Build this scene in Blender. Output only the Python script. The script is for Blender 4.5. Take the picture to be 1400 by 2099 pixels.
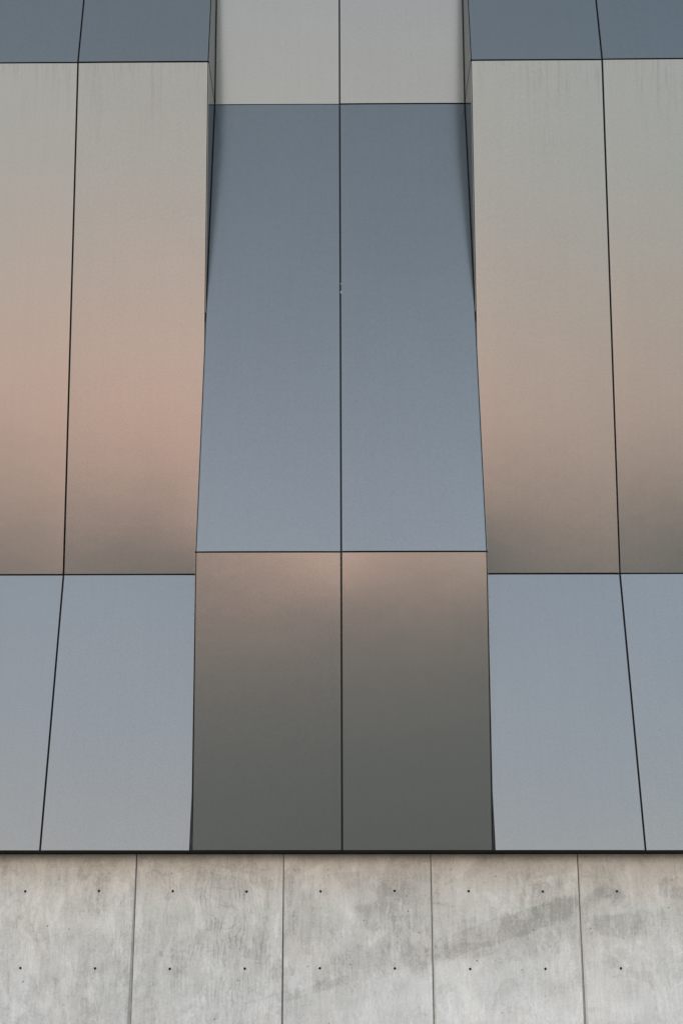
import bpy, bmesh, math, random
from mathutils import Vector, Matrix, noise as mnoise

S = bpy.context.scene
for o in list(bpy.data.objects):
    bpy.data.objects.remove(o)
COL = S.collection
R = math.radians

# ------------------------------------------------------------ camera
EYE = 1.60                       # camera height above the paving
F_PX, PPX, PPY = 3286.23, -39.14, -100.72      # in pixels of the 1400 x 2099 photograph
cam = bpy.data.cameras.new("camera")
cam.sensor_fit = 'VERTICAL'
cam.sensor_height = 36.0
cam.lens = F_PX / 2099.0 * 36.0
cam.shift_x = -PPX / 2099.0
cam.shift_y = PPY / 2099.0
cam.clip_start = 0.1
cam.clip_end = 6000
co = bpy.data.objects.new("camera", cam)
COL.objects.link(co)
co.location = (-0.0099, 0, EYE)
PITCH, YAW, ROLL = 0.3406, -0.0115, -0.0008
co.matrix_world = (Matrix.Translation(co.location) @ Matrix.Rotation(-YAW, 4, 'Z')
                   @ Matrix.Rotation(math.pi / 2 + PITCH, 4, 'X') @ Matrix.Rotation(-ROLL, 4, 'Z'))
S.camera = co
S.render.resolution_x, S.render.resolution_y = 682, 1024

S.view_settings.view_transform = 'Standard'
S.view_settings.look = 'None'
S.view_settings.exposure = 0
S.view_settings.gamma = 1


# ------------------------------------------------------------ node helper
class NT:
    def __init__(self, tree):
        self.t = tree
        self.n = tree.nodes
        self.l = tree.links

    def node(self, kind, **kw):
        nd = self.n.new(kind)
        for k, v in kw.items():
            setattr(nd, k, v)
        return nd

    def put(self, sock, v):
        if v is None:
            return
        if isinstance(v, bpy.types.NodeSocket):
            self.l.new(v, sock)
        else:
            if sock.type == 'RGBA' and isinstance(v, (tuple, list)) and len(v) == 3:
                v = (*v, 1)
            sock.default_value = v

    def m(self, op, a, b=None, c=None, clamp=False):
        nd = self.node('ShaderNodeMath', operation=op, use_clamp=clamp)
        self.put(nd.inputs[0], a)
        self.put(nd.inputs[1], b)
        self.put(nd.inputs[2], c)
        return nd.outputs[0]

    def vm(self, op, a, b=None):
        nd = self.node('ShaderNodeVectorMath', operation=op)
        self.put(nd.inputs[0], a)
        self.put(nd.inputs[1], b)
        return nd.outputs[0]

    def sep(self, v):
        nd = self.node('ShaderNodeSeparateXYZ')
        self.put(nd.inputs[0], v)
        return nd.outputs

    def comb(self, x, y, z):
        nd = self.node('ShaderNodeCombineXYZ')
        for s, v in zip(nd.inputs, (x, y, z)):
            self.put(s, v)
        return nd.outputs[0]

    def noise(self, vec, scale, detail=3, rough=0.5, dist=0.0):
        nd = self.node('ShaderNodeTexNoise')
        self.put(nd.inputs['Vector'], vec)
        nd.inputs['Scale'].default_value = scale
        nd.inputs['Detail'].default_value = detail
        nd.inputs['Roughness'].default_value = rough
        nd.inputs['Distortion'].default_value = dist
        return nd.outputs['Fac']

    def rng(self, v, a, b, c=0.0, d=1.0, smooth=True):
        nd = self.node('ShaderNodeMapRange')
        nd.interpolation_type = 'SMOOTHSTEP' if smooth else 'LINEAR'
        self.put(nd.inputs['Value'], v)
        for s, x in zip(('From Min', 'From Max', 'To Min', 'To Max'), (a, b, c, d)):
            self.put(nd.inputs[s], x)
        return nd.outputs['Result']

    def mix(self, fac, a, b, mode='MIX'):
        nd = self.node('ShaderNodeMix', data_type='RGBA', blend_type=mode)
        self.put(nd.inputs[0], fac)
        self.put(nd.inputs[6], a)
        self.put(nd.inputs[7], b)
        return nd.outputs[2]

    def ramp(self, fac, stops, interp='LINEAR'):
        nd = self.node('ShaderNodeValToRGB')
        cr = nd.color_ramp
        cr.interpolation = interp
        while len(cr.elements) < len(stops):
            cr.elements.new(0.5)
        for e, (p, c) in zip(cr.elements, stops):
            e.position = p
            e.color = (*c, 1)
        self.put(nd.inputs[0], fac)
        return nd.outputs[0]


def lin(c):
    return tuple(((x / 255) / 12.92 if x / 255 <= 0.04045 else ((x / 255 + 0.055) / 1.055) ** 2.4) for x in c)


# ------------------------------------------------------------ dusk sky
REFL = 0.26                      # reflectance of the satin metal
world = bpy.data.worlds.new("World")
S.world = world
world.use_nodes = True
w = NT(world.node_tree)
w.n.clear()
out = w.node('ShaderNodeOutputWorld')
bg = w.node('ShaderNodeBackground')
sky = w.node('ShaderNodeTexSky', sky_type='NISHITA')
sky.sun_disc = False
SUN_EL, SUN_AZ = 7.0, 50.0      # azimuth: degrees left of straight behind the camera
sky.sun_elevation = R(SUN_EL)
sky.sun_rotation = R(180 + SUN_AZ)
sky.air_density = 1.5
sky.dust_density = 3.0
tc = w.node('ShaderNodeTexCoord')
d = w.vm('NORMALIZE', tc.outputs['Generated'])
dx, dy, dz = w.sep(d)[:3]
el = w.m('MULTIPLY', w.m('ARCSINE', dz), 180 / math.pi)
warp = w.m('MULTIPLY', w.m('SUBTRACT', w.noise(w.vm('MULTIPLY', d, (2.2, 2.2, 9.0)), 1.0, 3), 0.5), 5.0)
elw = w.m('ADD', el, warp)
SKY = [(-10, (150, 125, 114)), (0, (188, 160, 144)), (3.0, (187, 162, 147)), (7, (175, 164, 152)),
       (11, (165, 167, 161)), (16, (167, 168, 164)), (20.5, (174, 172, 166)), (23.5, (154, 159, 164)), (26, (149, 156, 164)),
       (31, (147, 156, 167)), (38, (128, 138, 148)), (45, (110, 120, 130)), (54, (97, 107, 116)),
       (70, (96, 106, 118)), (90, (100, 109, 120))]
stops = [((e + 10) / 100, tuple(v / REFL * 0.5 for v in lin(c))) for e, c in SKY]
rampc = w.ramp(w.m('MULTIPLY', w.m('ADD', elw, 10.0), 0.01), stops)
# afterglow: warmer to the left of straight behind the camera
az = w.m('MULTIPLY', w.m('ARCTAN2', w.m('MULTIPLY', dx, -1.0), w.m('MULTIPLY', dy, -1.0)), 180 / math.pi)
ga = w.m('DIVIDE', w.m('SUBTRACT', az, 5.0), 8.5)
ge = w.m('DIVIDE', w.m('SUBTRACT', elw, 3.0), 6.5)
glow = w.m('EXPONENT', w.m('MULTIPLY', w.m('ADD', w.m('MULTIPLY', ga, ga), w.m('MULTIPLY', ge, ge)), -1.0))
col = w.vm('MULTIPLY', rampc, (2.0, 2.0, 2.0))
cool = w.mix(w.rng(w.m('ABSOLUTE', w.m('SUBTRACT', az, 10.0)), 8, 40), (1, 1, 1), (0.88, 0.96, 1.0))
side = w.m('ADD', w.rng(az, 25, 75, 0.0, 0.75), w.rng(az, -25, -75, 1.0, 0.75))
cool = w.vm('MULTIPLY', cool, w.comb(side, side, side))
col = w.vm('MULTIPLY', col, cool)
gl = w.node('ShaderNodeVectorMath', operation='SCALE')
gl.inputs[0].default_value = (0.62, 0.25, 0.18)
w.put(gl.inputs['Scale'], glow)
col = w.vm('ADD', col, gl.outputs[0])
nish = w.node('ShaderNodeVectorMath', operation='SCALE')
w.put(nish.inputs[0], sky.outputs[0])
nish.inputs['Scale'].default_value = 0.05
col = w.mix(0.06, col, nish.outputs[0])
w.put(bg.inputs['Color'], col)
bg.inputs['Strength'].default_value = 1.0
w.l.new(bg.outputs[0], out.inputs[0])

sun = bpy.data.lights.new("sun", 'SUN')
sun.energy = 2.0
sun.angle = R(14)
sun.color = (1.0, 0.93, 0.86)
so = bpy.data.objects.new("sun", sun)
COL.objects.link(so)
sd = Vector((-math.sin(R(SUN_AZ)) * math.cos(R(SUN_EL)), -math.cos(R(SUN_AZ)) * math.cos(R(SUN_EL)), math.sin(R(SUN_EL))))
so.rotation_euler = sd.to_track_quat('Z', 'Y').to_euler()
so.location = sd * 60


# ------------------------------------------------------------ objects
def obj(name, bm, mat, parent=None, label=None):
    me = bpy.data.meshes.new(name)
    bm.normal_update()
    bm.to_mesh(me)
    bm.free()
    o = bpy.data.objects.new(name, me)
    COL.objects.link(o)
    if mat:
        me.materials.append(mat)
    if parent:
        o.parent = parent
    if label:
        o['label'] = label
    return o


def newmat(name):
    m = bpy.data.materials.new(name)
    m.use_nodes = True
    t = NT(m.node_tree)
    return m, t, t.n['Principled BSDF']


# ---- satin metal cladding
def metal(name, wet):
    m, t, p = newmat(name)
    uv = t.node('ShaderNodeUVMap').outputs[0]           # metres: u across, v down from the panel's top
    u, v = t.sep(uv)[:2]
    info = t.node('ShaderNodeObjectInfo')
    rnd = info.outputs['Random']
    off = t.m('MULTIPLY', rnd, 37.0)
    P = t.comb(t.m('ADD', u, off), v, off)
    grain = t.noise(P, 110, 3, 0.7)
    grain2 = t.noise(P, 60, 2, 0.6)
    cloud = t.noise(P, 1.3, 3, 0.5)
    # rain streaks running down from the top edge
    st = t.noise(t.comb(t.m('ADD', u, off), t.m('MULTIPLY', v, 0.05), off), 34, 3, 0.65)
    stw = t.noise(t.comb(t.m('ADD', u, off), 0.0, t.m('ADD', off, 3.0)), 3.0, 2, 0.5)
    reach = t.rng(stw, 0.35, 0.72, 0.12, 1.3)
    fade = t.m('POWER', t.m('SUBTRACT', 1.0, t.m('DIVIDE', v, reach), clamp=True), 1.4)
    streak = t.m('MULTIPLY', t.rng(st, 0.46, 0.72), fade)
    faint = t.rng(t.noise(t.comb(t.m('ADD', u, off), t.m('MULTIPLY', v, 0.03), 0.0), 20, 2, 0.6), 0.35, 0.7)
    scuff = t.rng(t.noise(P, 3.1, 5, 0.75, 1.5), 0.70, 0.78)
    k = t.m('ADD', 1.0, t.m('MULTIPLY', t.m('SUBTRACT', grain, 0.5), 0.34))
    k = t.m('ADD', k, t.m('MULTIPLY', t.m('SUBTRACT', grain2, 0.5), 0.10))
    k = t.m('ADD', k, t.m('MULTIPLY', t.m('SUBTRACT', cloud, 0.5), 0.05))
    k = t.m('SUBTRACT', k, t.m('MULTIPLY', streak, 0.14 * wet))
    k = t.m('SUBTRACT', k, t.m('MULTIPLY', faint, 0.012))
    k = t.m('SUBTRACT', k, t.m('MULTIPLY', scuff, 0.06))
    k = t.m('ADD', k, t.m('MULTIPLY', t.m('SUBTRACT', rnd, 0.5), 0.045))
    cc = t.node('ShaderNodeVectorMath', operation='SCALE')
    cc.inputs[0].default_value = (REFL, REFL, REFL)
    t.put(cc.inputs['Scale'], k)
    t.put(p.inputs['Base Color'], cc.outputs[0])
    p.inputs['Metallic'].default_value = 1.0
    p.inputs['Specular Tint'].default_value = (0.50, 0.53, 0.52, 1)
    t.put(p.inputs['Roughness'], t.m('ADD', 0.165, t.m('ADD', t.m('MULTIPLY', streak, 0.05 * wet), t.m('MULTIPLY', grain, 0.03))))
    b = t.node('ShaderNodeBump')
    b.inputs['Distance'].default_value = 0.004
    b.inputs['Strength'].default_value = 0.10
    t.put(b.inputs['Height'], t.m('ADD', t.m('MULTIPLY', grain, 0.08), t.noise(P, 5.0, 2, 0.5)))
    t.put(p.inputs['Normal'], b.outputs[0])
    return m


def plain(name, c, rough=0.6, metallic=0.0, var=0.2, scale=12):
    m, t, p = newmat(name)
    g = t.node('ShaderNodeNewGeometry').outputs['Position']
    n = t.noise(g, scale, 4, 0.6)
    t.put(p.inputs['Base Color'], t.mix(n, tuple(x * (1 - var) for x in c), tuple(x * (1 + var) for x in c)))
    p.inputs['Roughness'].default_value = rough
    p.inputs['Metallic'].default_value = metallic
    return m


M_METAL = metal("satin_metal", 0.12)
M_STREAK = metal("satin_metal_rain_streaked", 1.0)
M_BACK = plain("joint_backing_metal", (0.035, 0.038, 0.042), 0.45, 0.6)
M_FOLD = plain("folded_edge_metal", (0.06, 0.055, 0.052), 0.6, 0.6)
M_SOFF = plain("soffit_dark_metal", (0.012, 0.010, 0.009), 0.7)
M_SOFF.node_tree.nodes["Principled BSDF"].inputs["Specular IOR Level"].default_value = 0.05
M_RIVET = plain("rivet_metal", (0.16, 0.145, 0.13), 0.6, 0.3)
M_WHITE = plain("white_sealant", (0.42, 0.43, 0.42), 0.6)

# ---- profile of the zigzag facade: height above the paving, distance from the camera
W = 1.2192
Z = [EYE + 1.3683, EYE + 3.7809, EYE + 8.5217, EYE + 13.30, EYE + 15.72]
D0 = 13.2294
OUTC = [D0, 12.8921, 13.5730, 13.00, 13.23]        # centre type column: leans out, back, out
OUTS = [D0, 13.5948, 12.8301, 13.52, 13.20]        # side type column: leans back, out, back
GAP = 0.0148

facade = bpy.data.objects.new("metal_facade", None)
COL.objects.link(facade)
facade.location = (0, D0, Z[0])
facade['label'] = "folded facade of satin metal panels leaning in and out above the bare concrete wall"
facade['category'] = "facade"
bpy.context.view_layer.update()
INV = Matrix.Translation(facade.location).inverted()


def smooth(a, b, x):
    t = min(1, max(0, (x - a) / (b - a)))
    return t * t * (3 - 2 * t)


# hand-read oil canning: (column, side, row) -> function(s, q): outward bulge in metres
# s: -1 left .. 1 right, q: 0 bottom .. 1 top
def lo(q, r):
    return max(0.0, r - q) ** 2 / (2 * r)


def hi(q, r):
    return max(0.0, q - 1 + r) ** 2 / (2 * r)


WARP = {
    (0, 0, 0): lambda s, q: -0.060 * ((s + 1) / 2) ** 3 * hi(q, .22) + 0.030 * ((1 - s) / 2) ** 2 * hi(q, .25),
    (0, 1, 0): lambda s, q: -0.050 * ((1 - s) / 2) ** 3 * hi(q, .18) - 0.030 * ((s + 1) / 2) ** 3 * hi(q, .2),
    (-1, 1, 1): lambda s, q: 0.070 * ((s + 1) / 2) ** 4 * lo(q, .40) - 0.090 * ((s + 1) / 2) ** 2 * lo(q, .07),
    (-1, 0, 1): lambda s, q: 0.050 * ((s + 1) / 2) ** 2 * lo(q, .25),
    (1, 0, 1): lambda s, q: -0.100 * ((1 - s) / 2) ** 3 * lo(q, .14) + 0.03 * ((s + 1) / 2) * lo(q, .3),
    (1, 1, 1): lambda s, q: -0.130 * ((s + 1.3) / 2.3) ** 2 * lo(q, .16),
}


def panel(x0, x1, za, ya, zb, yb, key):
    """a folded metal tray: slightly bowed face, rounded fold, 32 mm returns"""
    L = math.hypot(zb - za, yb - ya)
    up = Vector((0, yb - ya, zb - za)).normalized()
    nrm = Vector((1, 0, 0)).cross(up)                 # outward: towards -Y
    if nrm.y > 0:
        nrm = -nrm
    rnd = random.Random(str(key))
    g = GAP / 2
    wide = 0.0055 if key[2] == 0 else 0.001                                     # the joints beside the return panels are wider
    def ends(q):
        k = wide * ((1 - q) ** 1.5 if key[2] == 0 else 1) + (0.0015 if key[2] == 0 else 0)
        return x0 + g + (k if key[1] == 0 else 0), x1 - g - (k if key[1] == 1 else 0)
    xa, xb = ends(0.5)
    la, lb = g * 0.9, L - g * 0.9
    nx, ny = 20, max(14, int(L * 7))
    off = Vector((rnd.uniform(-50, 50), rnd.uniform(-50, 50), rnd.uniform(-50, 50)))
    wf = WARP.get(key[:3])
    curl = rnd.uniform(0.4, 1.2)
    tilt, tilx = rnd.uniform(-.0022, .0022), rnd.uniform(-.003, .003)

    def bulge(s, q):
        edge = (1 - s ** 4)
        x = (s + 1) / 2 * 1.2
        b = 0.0022 * mnoise.noise(Vector((x * 0.9, q * L * 0.55, 0)) + off)
        b += 0.0009 * mnoise.noise(Vector((x * 2.3, q * L * 1.1, 7)) + off)
        b = b * (0.35 + 0.65 * edge) + 0.0012 * edge - 0.0013 * abs(s) ** 7 * curl + tilt * L * (q - .5) + tilx * s * .6
        if wf:
            b += wf(s, q)
        return b
    bm = bmesh.new()
    uvl = bm.loops.layers.uv.new("UVMap")
    # ring offsets: face stops 1.6 mm short of the fold
    r = 0.0009
    vs = {}
    for j in range(ny + 1):
        for i in range(nx + 1):
            s, q = -1 + 2 * i / nx, j / ny
            ea, eb = ends(q)
            x = ea + r + (eb - ea - 2 * r) * i / nx
            l = la + r + (lb - la - 2 * r) * j / ny
            p = Vector((x, ya, za)) + up * l + nrm * bulge(s, q)
            vs[i, j] = bm.verts.new(p)
    uvof = {}
    for (i, j), v in vs.items():
        uvof[v] = (i / nx * (xb - xa), (1 - j / ny) * L)
    for j in range(ny):
        for i in range(nx):
            f = bm.faces.new((vs[i, j], vs[i + 1, j], vs[i + 1, j + 1], vs[i, j + 1]))
            f.smooth = True
    # perimeter
    per = [(i, 0) for i in range(nx)] + [(nx, j) for j in range(ny)] + \
          [(i, ny) for i in range(nx, 0, -1)] + [(0, j) for j in range(ny, 0, -1)]
    rings = [[vs[k] for k in per]]
    for (ou, de) in ((r, r), (r, 0.032)):
        ring = []
        for (i, j) in per:
            v0 = vs[i, j].co
            dx_ = -1 if i == 0 else (1 if i == nx else 0)
            dl_ = -1 if j == 0 else (1 if j == ny else 0)
            p = v0 + Vector((dx_ * ou, 0, 0)) + up * (dl_ * ou) - nrm * de
            v = bm.verts.new(p)
            uvof[v] = uvof[vs[i, j]]
            ring.append(v)
        rings.append(ring)
    n = len(per)
    for a, b in zip(rings, rings[1:]):
        for k in range(n):
            f = bm.faces.new((a[k], b[k], b[(k + 1) % n], a[(k + 1) % n]))
            f.material_index = 1
    for k in range(n):
        e = bm.edges.get((rings[0][k], rings[0][(k + 1) % n]))
        e.smooth = False
    for f in bm.faces:
        for lp in f.loops:
            lp[uvl].uv = uvof[lp.vert]
    bm.transform(INV)
    back = yb > ya
    lab = {(False, 0): "short beige to olive panel leaning outwards", (True, 0): "short pale blue grey panel leaning back",
           (False, 1): "tall beige and pink panel leaning outwards", (True, 1): "tall slate blue panel leaning back"}.get((back, key[2]))
    if key[2] == 2:
        lab = "slate blue panel leaning back" if back else "pale grey panel leaning outwards"
    o = obj("cladding_panel", bm, M_STREAK if (not back and key[2] == 1) else M_METAL, facade, lab)
    o.data.materials.append(M_FOLD)
    return o


def slabpoly(bm, pts, xa, xb):
    """prism over a (y, z) polygon between xa and xb"""
    A = [bm.verts.new((xa, y, z)) for y, z in pts]
    B = [bm.verts.new((xb, y, z)) for y, z in pts]
    bm.faces.new(A)
    bm.faces.new(B[::-1])
    n = len(pts)
    for k in range(n):
        bm.faces.new((A[k], A[(k + 1) % n], B[(k + 1) % n], B[k]))
    bmesh.ops.recalc_face_normals(bm, faces=bm.faces)


def shrink(pts, g):
    """inset a convex polygon by g"""
    n = len(pts)
    area = sum(pts[i][0] * pts[(i + 1) % n][1] - pts[(i + 1) % n][0] * pts[i][1] for i in range(n))
    if area < 0:
        pts = pts[::-1]
    lines = []
    for i in range(n):
        (x0, y0), (x1, y1) = pts[i], pts[(i + 1) % n]
        l = math.hypot(x1 - x0, y1 - y0)
        nx_, ny_ = -(y1 - y0) / l, (x1 - x0) / l
        lines.append((nx_, ny_, nx_ * x0 + ny_ * y0 + g))
    res = []
    for i in range(n):
        a1, b1, c1 = lines[i - 1]
        a2, b2, c2 = lines[i]
        det = a1 * b2 - a2 * b1
        res.append(((c1 * b2 - c2 * b1) / det, (a1 * c2 - a2 * c1) / det))
    return res


cols = [(-2, OUTC), (-1, OUTS), (0, OUTC), (1, OUTS), (2, OUTC)]
for c, prof in cols:
    cx = c * 2 * W
    for r_ in range(4):
        for side in (0, 1):
            x0 = cx - W + side * W
            panel(x0, x0 + W, Z[r_], prof[r_], Z[r_ + 1], prof[r_ + 1], (c, side, r_))

# ---- return panels closing the steps between neighbouring columns
for b in range(-2, 2):
    xb_ = (2 * b + 1) * W
    for r_ in range(4):
        za, zb = Z[r_], Z[r_ + 1]
        a0, a1, b0, b1 = OUTC[r_], OUTC[r_ + 1], OUTS[r_], OUTS[r_ + 1]
        polys = []
        if (a0 - b0) * (a1 - b1) < 0:
            t_ = (a0 - b0) / ((a0 - b0) - (a1 - b1))
            zc, yc = za + (zb - za) * t_, a0 + (a1 - a0) * t_
            polys.append([(a0, za), (b0, za), (yc, zc)])
            polys.append([(yc, zc), (a1, zb), (b1, zb)])
        elif abs(a0 - b0) < 1e-3:
            polys.append([(a0, za), (a1, zb), (b1, zb)])
        else:
            polys.append([(a0, za), (b0, za), (b1, zb), (a1, zb)])
        for pl in polys:
            q = shrink(pl, 0.0075)
            bm = bmesh.new()
            slabpoly(bm, q, xb_ - 0.0015, xb_ + 0.0015)
            bm.transform(INV)
            uvl = bm.loops.layers.uv.new("UVMap")
            for f in bm.faces:
                for lp in f.loops:
                    lp[uvl].uv = (lp.vert.co.y, 3 + lp.vert.co.z)
            obj("return_panel", bm, M_METAL, facade)

# ---- black sealant closing the joints between stacked return panels
for b in range(-2, 2):
    xb_ = (2 * b + 1) * W
    for r_ in range(1, 4):
        ya, yb = sorted((OUTC[r_], OUTS[r_]))
        bm = bmesh.new()
        slabpoly(bm, [(ya + 0.004, Z[r_] - 0.009), (yb - 0.012, Z[r_] - 0.009), (yb - 0.012, Z[r_] + 0.009), (ya + 0.004, Z[r_] + 0.009)],
                 xb_ - 0.0028, xb_ + 0.0028)
        bm.transform(INV)
        obj("sealant_joint", bm, M_SOFF, facade)

# ---- dark backing behind the open joints, one folded sheet per column
for c, prof in cols:
    bm = bmesh.new()
    x0, x1 = (2 * c - 1) * W + 0.0045, (2 * c + 1) * W - 0.0045
    t1, t2 = 0.036, 0.06
    A = [bm.verts.new((x0, y + t1, z)) for y, z in zip(prof, Z)]
    B = [bm.verts.new((x1, y + t1, z)) for y, z in zip(prof, Z)]
    A2 = [bm.verts.new((x0, y + t2, z)) for y, z in zip(prof, Z)]
    B2 = [bm.verts.new((x1, y + t2, z)) for y, z in zip(prof, Z)]
    for k in range(4):
        bm.faces.new((A[k], B[k], B[k + 1], A[k + 1]))
        bm.faces.new((B2[k], A2[k], A2[k + 1], B2[k + 1]))
        bm.faces.new((A[k], A[k + 1], A2[k + 1], A2[k]))
        bm.faces.new((B[k + 1], B[k], B2[k], B2[k + 1]))
    bm.transform(INV)
    obj("joint_backing", bm, M_BACK, facade)


# ---- dark ribs closing the gaps beside the return panels
for b in range(-2, 2):
    xb_ = (2 * b + 1) * W
    pr = []
    for r_ in range(4):
        pr.append((max(OUTC[r_], OUTS[r_]), Z[r_]))
        da, db = OUTC[r_] - OUTS[r_], OUTC[r_ + 1] - OUTS[r_ + 1]
        if da * db < 0:
            t_ = da / (da - db)
            pr.append((OUTC[r_] + (OUTC[r_ + 1] - OUTC[r_]) * t_, Z[r_] + (Z[r_ + 1] - Z[r_]) * t_))
    pr.append((max(OUTC[4], OUTS[4]), Z[4]))
    bm = bmesh.new()
    V = []
    for y, z in pr:
        V.append([bm.verts.new((xb_ + sx * 0.0095, y + oy, z)) for sx, oy in ((-1, 0.037), (1, 0.037), (1, 0.3), (-1, 0.3))])
    for A, B in zip(V, V[1:]):
        for k in range(4):
            bm.faces.new((A[k], A[(k + 1) % 4], B[(k + 1) % 4], B[k]))
    bmesh.ops.recalc_face_normals(bm, faces=bm.faces)
    bm.transform(INV)
    obj("joint_backing", bm, M_BACK, facade)


def seam_pt(prof, z):
    for k in range(4):
        if Z[k] <= z <= Z[k + 1]:
            t_ = (z - Z[k]) / (Z[k + 1] - Z[k])
            return prof[k] + (prof[k + 1] - prof[k]) * t_
    return prof[-1]


# ---- small rivets sitting in the shadow joints
rg = random.Random(5)
bm = bmesh.new()
bmesh.ops.create_icosphere(bm, subdivisions=1, radius=0.0045)
riv = obj("rivet", bm, M_RIVET, facade)
first = True
for x, prof, lo, hi in ((0, OUTC, EYE + 3.05, EYE + 3.75), (-2 * W, OUTS, EYE + 3.85, EYE + 4.55),
                        (2 * W, OUTS, EYE + 4.2, EYE + 4.75), (-W, OUTC, EYE + 3.2, EYE + 3.7), (W, OUTC, EYE + 3.0, EYE + 3.7)):
    z = lo
    while z < hi:
        r1 = riv if first else riv.copy()
        if not first:
            COL.objects.link(r1)
        first = False
        gx = 0.008 if 0 < x < 2 else (-0.008 if -2 < x < 0 else 0)
        r1.location = INV @ Vector((x + gx, seam_pt(prof, z) + 0.012, z))
        r1.scale = (rg.uniform(.7, 1.1),) * 3
        z += 0.055 * rg.uniform(.8, 1.3)

# ---- crumbs of white sealant in the middle seam
bm = bmesh.new()
bm.free()
for z, l in ((EYE + 6.44, 0.014), (EYE + 6.35, 0.03)):
    bm = bmesh.new()
    y = seam_pt(OUTC, z) - 0.001
    bmesh.ops.create_icosphere(bm, subdivisions=2, radius=0.006,
                               matrix=Matrix.Translation((0.0055, y, z)) @ Matrix.Diagonal((0.6, 0.6, l / 0.012, 1)))
    bm.transform(INV)
    obj("sealant_crumb", bm, M_WHITE, facade)

# ---- the building's body behind the cladding
bm = bmesh.new()
slabpoly(bm, [(D0 + 0.75, Z[0] + 0.06), (D0 + 8, Z[0] + 0.06), (D0 + 8, Z[4] - 0.05), (D0 + 0.75, Z[4] - 0.05)], -5 * W + .02, 5 * W - .02)
bm.transform(INV)
obj("building_body", bm, M_BACK, facade)

# ---- soffit under the lowest panels
DK = 13.45
KS = DK / 13.664
SP = 1.2192 * KS
bm = bmesh.new()
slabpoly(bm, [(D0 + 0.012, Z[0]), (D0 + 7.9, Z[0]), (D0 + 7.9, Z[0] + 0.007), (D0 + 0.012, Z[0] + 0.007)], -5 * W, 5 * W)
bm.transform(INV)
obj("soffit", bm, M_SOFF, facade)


# ------------------------------------------------------------ concrete wall
XJ = (-0.1816 - 2.5 * 0.6096) * KS      # a joint; the others lie every 1.2192 m
ZT1, ZT2 = EYE + 1.0883 * KS, EYE + 0.4787 * KS


def px(x, y):
    """reading of the photograph on the concrete plane -> (X, Z) in metres"""
    sc = 1.018 ** ((y - 1827) / 158.5)
    return ((-0.1816 - 0.004025 / sc * (657.5 - x)) * KS, ZT1 - (y - 1827) * 0.003846 * KS)


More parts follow.
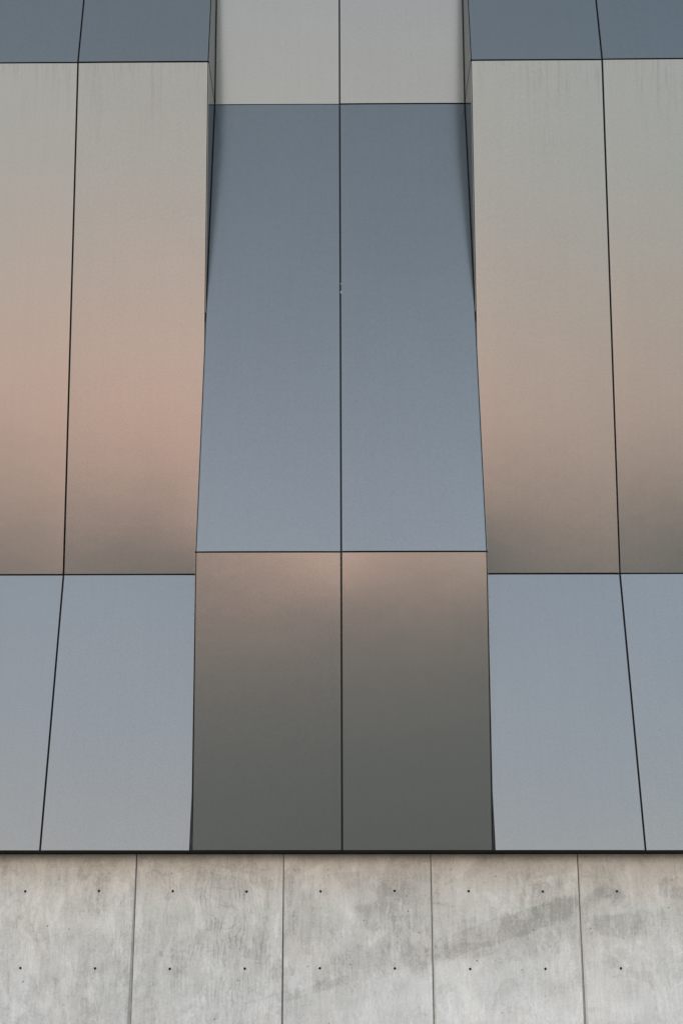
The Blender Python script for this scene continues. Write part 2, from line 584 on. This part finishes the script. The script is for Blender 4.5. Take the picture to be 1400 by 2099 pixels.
def concrete():
    m, t, p = newmat("board_cast_concrete")
    pos = t.node('ShaderNodeNewGeometry').outputs['Position']
    x, y, z = t.sep(pos)[:3]
    info = t.node('ShaderNodeObjectInfo')
    off = t.m('MULTIPLY', info.outputs['Random'], 50.0)
    P = t.comb(x, off, z)
    big = t.noise(P, 1.6, 4, 0.55, 0.3)
    mid = t.noise(P, 7, 5, 0.62, 0.4)
    fine = t.noise(P, 60, 5, 0.7)
    vst = t.noise(t.comb(x, off, t.m('MULTIPLY', z, 0.12)), 42, 5, 0.7, 0.15)
    vst2 = t.noise(t.comb(x, off, t.m('MULTIPLY', z, 0.16)), 11, 4, 0.6, 0.5)
    # plywood grain left by the form boards
    gw = t.m('ADD', x, t.m('MULTIPLY', t.m('SUBTRACT', t.noise(t.comb(x, off, t.m('MULTIPLY', z, 0.6)), 3.0, 3, 0.45, 0.5), 0.5), 1.1))
    gr = t.m('SINE', t.m('MULTIPLY', gw, 150.0))
    grm = t.m('MULTIPLY', t.rng(gr, 0.55, 1.0), t.rng(t.noise(P, 1.7, 3, 0.6), 0.45, 0.60))
    k = t.m('ADD', 0.0, t.m('MULTIPLY', t.m('SUBTRACT', big, 0.5), 0.5))
    k = t.m('ADD', k, t.m('MULTIPLY', t.m('SUBTRACT', mid, 0.5), 0.42))
    k = t.m('ADD', k, t.m('MULTIPLY', t.m('SUBTRACT', fine, 0.5), 0.62))
    k = t.m('ADD', k, t.m('MULTIPLY', t.m('SUBTRACT', vst, 0.5), 0.62))
    k = t.m('ADD', k, t.m('MULTIPLY', t.m('SUBTRACT', vst2, 0.5), 0.30))
    k = t.m('SUBTRACT', k, t.m('MULTIPLY', grm, 0.10))
    pt = t.noise(P, 4.2, 6, 0.66, 0.8)
    k = t.m('SUBTRACT', k, t.m('MULTIPLY', t.rng(pt, 0.57, 0.59), 0.11))
    k = t.m('ADD', k, t.m('MULTIPLY', t.rng(t.noise(t.comb(x, off, t.m('MULTIPLY', z, 0.5)), 5.5, 6, 0.7, 0.5), 0.54, 0.57), 0.13))
    k = t.m('ADD', k, t.m('MULTIPLY', t.m('MULTIPLY', t.rng(z, 2.3, 1.5), t.rng(x, -1.5, 2.0)), 0.20))
    # a knot in the plywood face that printed through on the second section
    KX, KZ = px(470, 1885)
    ku, kv = t.m('SUBTRACT', x, KX), t.m('SUBTRACT', z, KZ)
    kr = t.m('ADD', t.m('POWER', t.m('ABSOLUTE', t.m('DIVIDE', ku, 0.13)), 2.0), t.m('POWER', t.m('ABSOLUTE', t.m('DIVIDE', kv, 0.17)), 2.0))
    psi = t.m('MULTIPLY', ku, t.m('SUBTRACT', 1.0, t.m('MULTIPLY', t.m('EXPONENT', t.m('MULTIPLY', kr, -1.0)), 0.9)))
    psi = t.m('ADD', psi, t.m('MULTIPLY', t.m('SUBTRACT', t.noise(t.comb(x, 4.0, t.m('MULTIPLY', z, 0.7)), 4.5, 4, 0.6), 0.5), 0.16))
    kl = t.rng(t.m('SINE', t.m('MULTIPLY', psi, 175.0)), 0.45, 1.0)
    ke = t.m('EXPONENT', t.m('MULTIPLY', t.m('ADD', t.m('POWER', t.m('ABSOLUTE', t.m('DIVIDE', ku, 0.42)), 4.0), t.m('POWER', t.m('ABSOLUTE', t.m('DIVIDE', t.m('ADD', kv, 0.2), 0.62)), 4.0)), -1.0))
    kl = t.m('MULTIPLY', t.m('MULTIPLY', kl, ke), t.rng(t.noise(P, 6, 3, 0.6), 0.35, 0.6))
    k = t.m('SUBTRACT', k, t.m('MULTIPLY', kl, 0.24))
    # trowel-like pale scratches in arcs near the top
    aw = t.noise(P, 5.5, 1, 0.4, 1.2)
    arc = t.rng(t.m('ABSOLUTE', t.m('SINE', t.m('MULTIPLY', aw, 130.0))), 0.0, 0.25, 1.0, 0.0)
    top = t.rng(z, Z[0] - 0.42, Z[0] - 0.02)
    arc = t.m('MULTIPLY', t.m('MULTIPLY', arc, top), t.rng(t.noise(P, 3.0, 2, 0.5), 0.42, 0.6))
    k = t.m('ADD', k, t.m('MULTIPLY', arc, 0.34))
    # stains with a shape of their own
    ed = t.m('ADD', t.m('MULTIPLY', t.m('SUBTRACT', t.noise(P, 12, 5, 0.72), 0.5), 1.1), t.m('MULTIPLY', t.m('SUBTRACT', t.noise(P, 4, 2, 0.5), 0.5), 0.5))
    edv = t.m('MULTIPLY', t.m('SUBTRACT', vst, 0.5), 0.35)
    STAIN = [  # cx, cy, half length px, half height px, angle, strength, edge sharpness
        (1040, 1902, 150, 24, 18, .21, 14), (120, 1900, 130, 110, 0, .06, 1.2), (1110, 1880, 75, 26, 16, .16, 5), (950, 1950, 70, 16, 5, .20, 9),
        (1265, 1899, 58, 22, 0, .26, 6), (1310, 1885, 50, 18, 6, .14, 5), (1380, 1820, 34, 21, 0, .24, 12),
        (1243, 1812, 28, 34, 10, .20, 5), (1215, 1840, 45, 9, 35, .16, 5), (805, 1880, 75, 70, 0, .17, 2.5),
        (760, 1960, 55, 30, 0, .15, 3), (820, 1840, 80, 70, 0, .08, 2), (855, 1965, 26, 26, 45, .17, 5), (640, 2028, 60, 8, 17, .20, 5),
        (700, 2012, 30, 9, 20, .16, 5), (560, 2040, 60, 3, 15, .14, 4), (180, 1905, 14, 70, -6, .14, 3), (193, 2000, 24, 38, 0, .17, 3),
        (150, 2040, 55, 22, -35, .12, 3), (110, 2060, 40, 40, 0, .08, 2), (400, 1960, 110, 60, 0, .07, 1.5),
        (640, 1890, 50, 50, 0, .13, 3), (1330, 1990, 70, 40, 20, .05, 2), (1160, 2020, 60, 16, 10, .09, 3),
        (445, 1800, 60, 40, 0, .08, 2), (1040, 2020, 170, 60, 5, -.16, 2), (1180, 1960, 200, 25, 0, -.06, 2), (830, 2030, 90, 35, 0, -.12, 2.5), (1300, 2040, 120, 60, 0, -.07, 2), (990, 1840, 70, 45, 0, -.12, 2.5), (770, 1915, 18, 40, -10, -.14, 4), (812, 1945, 9, 26, 0, -.2, 5), (1330, 1945, 60, 16, 0, -.12, 4), (250, 1860, 30, 50, 0, -.10, 2), (60, 1900, 50, 90, 0, -.06, 2), (480, 1790, 60, 6, -12, -.16, 4), (640, 1785, 40, 5, 25, -.14, 4), (1130, 1800, 60, 5, 10, -.14, 4), (189, 1950, 5, 6, 0, .25, 9), (330, 1955, 4, 5, 0, .35, 9)]
    for (cx, cy, hl, hh, an, stg, sh) in STAIN:
        X0, Z0 = px(cx, cy)
        stg = stg * 0.95
        u_ = t.m('SUBTRACT', x, X0)
        v_ = t.m('SUBTRACT', z, Z0)
        ca, sa = math.cos(R(an)), math.sin(R(an))
        a_ = t.m('DIVIDE', t.m('ADD', t.m('MULTIPLY', u_, ca), t.m('MULTIPLY', v_, sa)), hl * .004)
        b_ = t.m('DIVIDE', t.m('SUBTRACT', t.m('MULTIPLY', v_, ca), t.m('MULTIPLY', u_, sa)), hh * .0039)
        a2, b2 = t.m('MULTIPLY', a_, a_), t.m('MULTIPLY', b_, b_)
        rr = t.m('POWER', t.m('ADD', t.m('MULTIPLY', a2, a2), t.m('MULTIPLY', b2, b2)), 0.25)
        rr = t.m('ADD', t.m('ADD', rr, ed), edv)
        msk = t.rng(rr, 1.0 - 1.0 / sh, 1.0 + 1.0 / sh, 1.0, 0.0)
        k = t.m('SUBTRACT', k, t.m('MULTIPLY', msk, stg * 0.62))
    base = t.ramp(t.m('ADD', 0.545, t.m('MULTIPLY', k, 0.84)), [(0.0, (0.19, 0.182, 0.172)), (0.3, (0.30, 0.292, 0.28)),
                                       (0.5, (0.405, 0.395, 0.382)), (0.7, (0.49, 0.483, 0.472)), (1.0, (0.62, 0.61, 0.60))])
    # brown grime below the soffit, ragged along its lower edge
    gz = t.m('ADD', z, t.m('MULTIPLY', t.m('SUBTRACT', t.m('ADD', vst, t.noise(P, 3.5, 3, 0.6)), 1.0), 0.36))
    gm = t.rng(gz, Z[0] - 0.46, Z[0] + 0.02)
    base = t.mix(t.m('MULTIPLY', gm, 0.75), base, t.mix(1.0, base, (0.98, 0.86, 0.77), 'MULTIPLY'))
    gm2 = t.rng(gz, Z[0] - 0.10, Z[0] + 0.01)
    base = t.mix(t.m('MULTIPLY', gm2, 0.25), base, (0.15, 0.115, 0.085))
    warm = t.rng(t.noise(P, 2.3, 3, 0.5), 0.45, 0.7)
    base = t.mix(t.m('MULTIPLY', warm, 0.25), base, t.mix(1.0, base, (1.03, 0.95, 0.90), 'MULTIPLY'))
    low = t.rng(z, Z[0] - 0.4, Z[0] - 1.3)
    base = t.mix(low, base, t.mix(1.0, base, (1.02, 1.04, 1.07), 'MULTIPLY'))
    # bug holes
    vor = t.node('ShaderNodeTexVoronoi')
    t.put(vor.inputs['Vector'], P)
    vor.inputs['Scale'].default_value = 11
    hsel = t.rng(t.sep(vor.outputs['Color'])[0], 0.66, 0.68, 0, 1)
    hole = t.m('MULTIPLY', t.rng(vor.outputs['Distance'], 0.045, 0.085, 1, 0), hsel)
    base = t.mix(t.m('MULTIPLY', hole, 0.8), base, (0.10, 0.095, 0.09))
    t.put(p.inputs['Base Color'], base)
    t.put(p.inputs['Roughness'], 0.8)
    b = t.node('ShaderNodeBump')
    b.inputs['Distance'].default_value = 0.006
    b.inputs['Strength'].default_value = 0.5
    h = t.m('ADD', t.m('MULTIPLY', mid, 0.5), t.m('MULTIPLY', fine, 0.35))
    h = t.m('ADD', h, t.m('MULTIPLY', vst, 0.3))
    h = t.m('SUBTRACT', h, t.m('MULTIPLY', hole, 0.8))
    t.put(b.inputs['Height'], h)
    t.put(p.inputs['Normal'], b.outputs[0])
    return m


M_CONC = concrete()
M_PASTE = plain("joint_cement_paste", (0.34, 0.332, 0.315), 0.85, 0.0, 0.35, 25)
M_HOLE = plain("tie_hole_mortar", (0.07, 0.062, 0.055), 0.9)

wall = bpy.data.objects.new("concrete_wall", None)
COL.objects.link(wall)
wall.location = (0, DK, 0)
wall['label'] = "bare cast concrete wall with rows of tie holes below the metal facade"
wall['category'] = "wall"
wall['kind'] = "thing"
WINV = Matrix.Translation(wall.location).inverted()
TOPW = Z[0] - 0.003
HR = 0.0105
# per joint: (chamfer width left of the joint, right of it) in metres
CH = {0: (0.006, 0.006), 1: (0.030, 0.008), 2: (0.008, 0.008), 3: (0.006, 0.022), 4: (0.020, 0.020), 5: (0.01, 0.01), 6: (.01, .01), 7: (.01, .01)}
OFFS = [0.0, 0.004, -0.002, 0.001, 0.005, -0.001, 0.002, 0.0, 0.003, 0.0]
JN = range(-2, 8)
for j in JN:
    # section between joint j and j+1; joint 1 is the one at px 281
    x0 = XJ + (j - 1) * SP
    x1 = x0 + SP
    yo = DK - OFFS[j % 10]
    cl = CH.get(j, (.01, .01))[1]
    cr = CH.get(j + 1, (.01, .01))[0]
    g = 0.0013
    bm = bmesh.new()
    # front face with real openings for the tie holes
    xa, xb = x0 + g + cl, x1 - g - cr
    # the chamfer narrows upwards, as in the photograph
    xat, xbt = x0 + g + cl * 0.25, x1 - g - cr * 0.25
    zs = [0.0, EYE - 0.1, TOPW]
    def ex(z, lo, hi):
        t_ = max(0, min(1, (z - (EYE - 0.1)) / (TOPW - EYE + 0.1)))
        return lo + (hi - lo) * t_
    outer = [(ex(z, xa, xat), z) for z in zs] + [(ex(z, xb, xbt), z) for z in zs[::-1]]
    vo = [bm.verts.new((X, yo, z)) for X, z in outer]
    ed_ = [bm.edges.new((vo[k], vo[(k + 1) % 6])) for k in range(6)]
    holes = []
    for hx in (x0 + SP / 4, x0 + SP * 0.75):
        for hz in (ZT1, ZT2, ZT2 - SP / 2, ZT2 - SP):
            hx_ = hx + 0.003 * math.sin(hx * 31 + hz * 17)
            hz_ = hz + 0.003 * math.sin(hx * 13 + hz * 29)
            ring = [bm.verts.new((hx_ + HR * math.cos(a * math.pi / 8), yo, hz_ + HR * math.sin(a * math.pi / 8))) for a in range(16)]
            ed_ += [bm.edges.new((ring[k], ring[(k + 1) % 16])) for k in range(16)]
            holes.append((hx_, hz_))
    bmesh.ops.triangle_fill(bm, use_beauty=True, use_dissolve=False, edges=ed_)
    for f in bm.faces:
        f.normal_update()
        if f.normal.y > 0:
            f.normal_flip()
    # chamfers and joint sides
    for xin, pts in ((x0 + g, vo[:3]), (x1 - g, vo[3:])):
        sgn = 1 if xin < (x0 + x1) / 2 else -1
        ca_ = [bm.verts.new((xin, yo + 0.014, v.co.z)) for v in pts]
        cb_ = [bm.verts.new((xin, yo + 0.12, v.co.z)) for v in pts]
        for k in range(2):
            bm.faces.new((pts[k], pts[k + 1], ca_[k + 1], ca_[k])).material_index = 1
            bm.faces.new((ca_[k], ca_[k + 1], cb_[k + 1], cb_[k]))
    # top edge
    tl = [bm.verts.new((X, yo + 0.12, TOPW)) for X in (x0 + g, x1 - g)]
    bm.faces.new((vo[2], tl[0], tl[1], vo[3]))
    bm.transform(WINV)
    sec = obj("concrete_section", bm, M_CONC, wall)
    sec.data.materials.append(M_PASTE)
    for hx_, hz_ in holes:
        hb = bmesh.new()
        prev = None
        for (rad, dep) in ((HR, 0.0), (HR * 0.86, 0.004), (HR * 0.8, 0.035)):
            ring = [hb.verts.new((hx_ + rad * math.cos(a * math.pi / 8), yo + dep, hz_ + rad * math.sin(a * math.pi / 8))) for a in range(16)]
            if prev:
                for k in range(16):
                    hb.faces.new((prev[k], prev[(k + 1) % 16], ring[(k + 1) % 16], ring[k]))
            prev = ring
        hb.faces.new(prev)
        for f in hb.faces:
            f.smooth = True
        hb.transform(WINV)
        obj("tie_hole", hb, M_HOLE, sec)

# core behind the joints
bm = bmesh.new()
slabpoly(bm, [(DK + 0.04, 0.0), (DK + 0.5, 0.0), (DK + 0.5, TOPW - 0.002), (DK + 0.04, TOPW - 0.002)], XJ - 3 * SP + .01, XJ + 7 * SP - .01)
bm.transform(WINV)
# open slots for the holes are only 35 mm deep, so the core starts behind them
obj("wall_core", bm, M_HOLE, wall)

# ------------------------------------------------------------ ground
def ground():
    m, t, p = newmat("gravel_ground")
    pos = t.node('ShaderNodeNewGeometry').outputs['Position']
    n1 = t.noise(pos, 0.35, 4, 0.6)
    n2 = t.noise(pos, 28, 4, 0.7)
    c = t.mix(t.m('ADD', t.m('MULTIPLY', n1, 0.5), t.m('MULTIPLY', n2, 0.5)), (0.275, 0.266, 0.216), (0.43, 0.415, 0.34))
    t.put(p.inputs['Base Color'], c)
    p.inputs['Roughness'].default_value = 0.95
    b = t.node('ShaderNodeBump')
    b.inputs['Distance'].default_value = 0.01
    t.put(b.inputs['Height'], n2)
    t.put(p.inputs['Normal'], b.outputs[0])
    return m


bm = bmesh.new()
s = 3000
q = [bm.verts.new(c) for c in ((-s, -s, 0), (s, -s, 0), (s, s, 0), (-s, s, 0))]
bm.faces.new(q)
g_ = obj("ground", bm, ground())
g_['kind'] = "structure"
